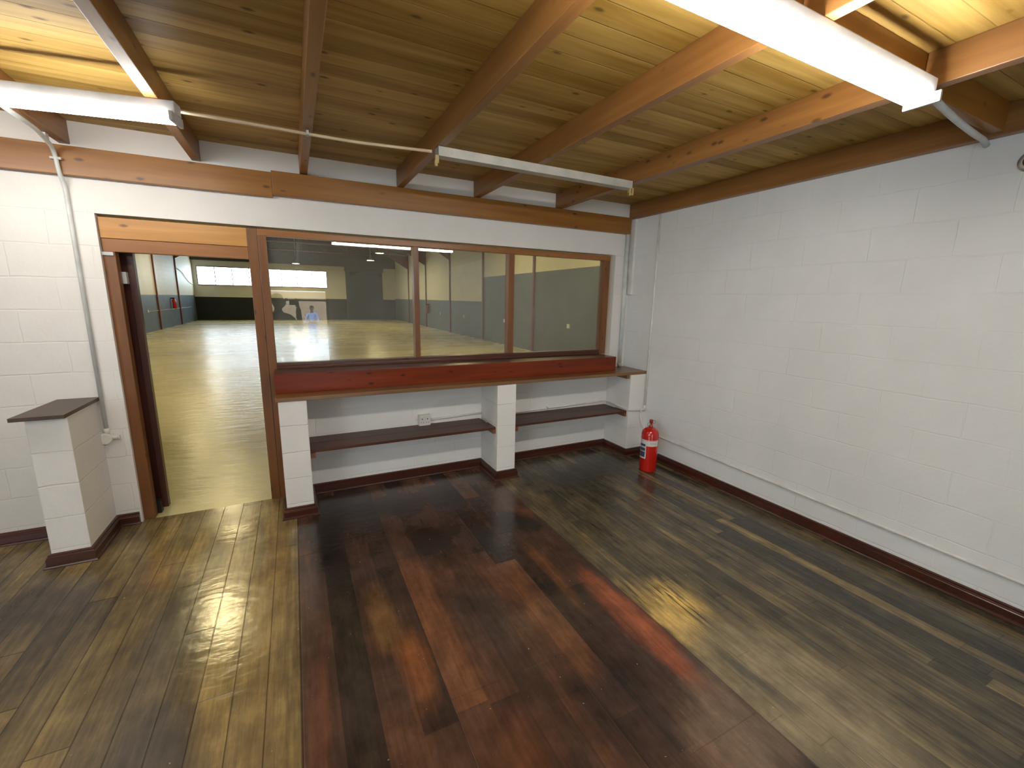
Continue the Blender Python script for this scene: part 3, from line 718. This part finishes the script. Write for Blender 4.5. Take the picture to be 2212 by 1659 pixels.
# ------------------------------------------------------------------ people
def skin_mesh(name, verts, edges, mat, parent, root=0, sub=2):
    me = bpy.data.meshes.new(name); me.from_pydata([v[0] for v in verts], edges, []); me.update()
    o = bpy.data.objects.new(name, me); COL.objects.link(o); o.parent = parent
    sk = o.modifiers.new('skin', 'SKIN'); sk.use_smooth_shade = True
    if not me.skin_vertices: me.attributes.new('x', 'FLOAT', 'POINT')
    for i, v in enumerate(verts):
        r = v[1]; me.skin_vertices[0].data[i].radius = (r, r) if isinstance(r, (int, float)) else r
        me.skin_vertices[0].data[i].use_root = (i == root)
    o.modifiers.new('sub', 'SUBSURF').levels = sub; o.modifiers['sub'].render_levels = sub
    me.materials.append(mat); return o
def ensure_skin(me):
    pass
def person(label, loc, face, arms, shirt, trousers, hair, extra=None, scale=1.0):
    """local frame: +y is forward"""
    root = thing('person', label, 'person', loc); root.rotation_euler = (0, 0, face); root.scale = (scale,)*3
    V, E = [], []
    def add(p, r, prev=None):
        V.append((p, r)); i = len(V)-1
        if prev is not None: E.append((prev, i))
        return i
    pel = add((0, 0, .96), (.15, .11))
    wai = add((0, .005, 1.12), (.135, .10), pel); che = add((0, 0, 1.32), (.165, .115), wai)
    sho = add((0, -.01, 1.44), (.12, .085), che); nec = add((0, .0, 1.53), (.052, .055), sho)
    jaw = add((0, .02, 1.60), (.060, .075), nec); mid = add((0, .012, 1.68), (.076, .096), jaw)
    crn = add((0, .0, 1.76), (.066, .080), mid); 
    nose = add((0, .118, 1.655), .012, mid)
    for s in (-1, 1): add((s*.086, 0, 1.67), .014, mid)
    leg_e = []
    for s in (-1, 1):
        hip = add((s*.10, 0, .88), .088, pel); kn = add((s*.12, .02, .50), .058, hip); an = add((s*.13, -.01, .09), .040, kn)
        hl = add((s*.135, .03, .045), .040, an); add((s*.15, .16, .030), .032, hl)
        leg_e.append((hip, kn, an))
    arm_i = []
    for s, (el, wr, hd, fdir) in zip((-1, 1), arms):
        a = add((s*.19, -.01, 1.42), .055, sho); e = add(el, .042, a); w = add(wr, .027, e); pm = add(hd, (.036, .020), w)
        arm_i.append((a, e, w))
        fd = Vector(fdir).normalized(); sd = Vector((1, 0, 0)).cross(fd)
        sd = sd.normalized() if sd.length > .1 else Vector((0, 0, 1))
        ln = (.066, .075, .070, .055)
        for k in range(4):
            off = sd*(k-1.5)*.020
            b0 = Vector(hd)+fd*.035+off; b1 = b0+fd*ln[k]*.5+Vector((-s*.004, .008, 0)); b2 = b1+fd*ln[k]*.4+Vector((-s*.012, .014, 0))
            i0 = add(tuple(b0), .0095, pm); i1 = add(tuple(b1), .0085, i0); add(tuple(b2), .0075, i1)
        b0 = Vector(hd)-sd*.034+fd*.004; i0 = add(tuple(b0), .011, pm); add(tuple(b0-sd*.028+fd*.022), .009, i0)
    body = skin_mesh('body', V, E, M['skin'], root)
    # shirt: torso + upper sleeves, slightly larger
    def sub_(ids, edges, grow, name, mat, shrink=None):
        mp = {i: k for k, i in enumerate(ids)}
        vv = [(V[i][0], tuple(x+grow for x in (V[i][1] if isinstance(V[i][1], tuple) else (V[i][1],)*2))) for i in ids]
        return skin_mesh(name, vv, [(mp[a], mp[b]) for a, b in edges], mat, root)
    ids = [pel, wai, che, sho] + [i for a in arm_i for i in a]
    ed = [(pel, wai), (wai, che), (che, sho)] + [x for a in arm_i for x in ((sho, a[0]), (a[0], a[1]), (a[1], a[2]))]
    sub_(ids, ed, .012, 'shirt', shirt)
    ids = [pel] + [i for a in leg_e for i in a]; ed = [x for a in leg_e for x in ((pel, a[0]), (a[0], a[1]), (a[1], a[2]))]
    sub_(ids, ed, .014, 'trousers', trousers)
    h = MB(); bmesh.ops.create_uvsphere(h.b, u_segments=20, v_segments=12, radius=1)
    for v in h.b.verts:
        v.co = Vector((v.co.x*.093, v.co.y*.112-.010, v.co.z*.105+1.715))
        if v.co.y > .045 and v.co.z < 1.74: v.co.y = .045
    for f in h.b.faces: f.smooth = True
    o = h.build('hair', hair); o.parent = root
    for s in (-1, 1):
        h = MB(); bmesh.ops.create_uvsphere(h.b, u_segments=10, v_segments=8, radius=.012)
        o = h.build('eye', M['black']); o.parent = root; o.location = (s*.032, .098, 1.675)
        h = MB().box(-.045, .045, -.08, .19, 0, .07, .02); o = h.build('shoe', M['black']); o.parent = root; o.location = (s*.145, 0, 0)
    return root
vd = Vector((fw.x, fw.y, 0)).normalized(); face = math.atan2(-vd.x, vd.y)
side = Vector((vd.y, -vd.x, 0))
base = CAM - vd*.46; base = Vector((base.x, base.y, 0)) - side*.03
ph_z = CAM.z
person('person in dark clothes standing and holding up a phone, mirrored in the left pane', base, face,
       [((-.27, .16, 1.20), (-.12, .34, 1.585), (-.085, .38, 1.635), (.15, .2, 1)), ((.27, .16, 1.20), (.16, .34, 1.585), (.125, .38, 1.635), (-.15, .2, 1))],
       M['shirt_dk'], M['trous_dk'], M['hair'], scale=1.0)
phn = thing('phone', 'black phone held up in both hands by the mirrored person', 'phone', CAM - fw*.022)
pm = MB().box(-.075, .075, -.0375, .0375, -.006, .003, .0028)
o = pm.build('handset', M['black']); o.parent = phn
phn.matrix_world = Matrix(((r2.x, u2.x, -fw.x, 0), (r2.y, u2.y, -fw.y, 0), (r2.z, u2.z, -fw.z, 0), (0, 0, 0, 1)))
phn.location = CAM - fw*.022 + r2*.02
person('person in pale blue top and blue trousers standing in the yard, mirrored in the glass', (-2.62, -18.6, -.01), math.radians(25),
       [((-.30, .0, 1.14), (-.30, .16, .95), (-.29, .20, .90), (0, .3, -1)), ((.30, .0, 1.14), (.30, .18, 1.0), (.29, .24, .98), (0, 1, -.2))],
       M['shirt_lt'], M['trous_bl'], M['hair'], scale=.97)
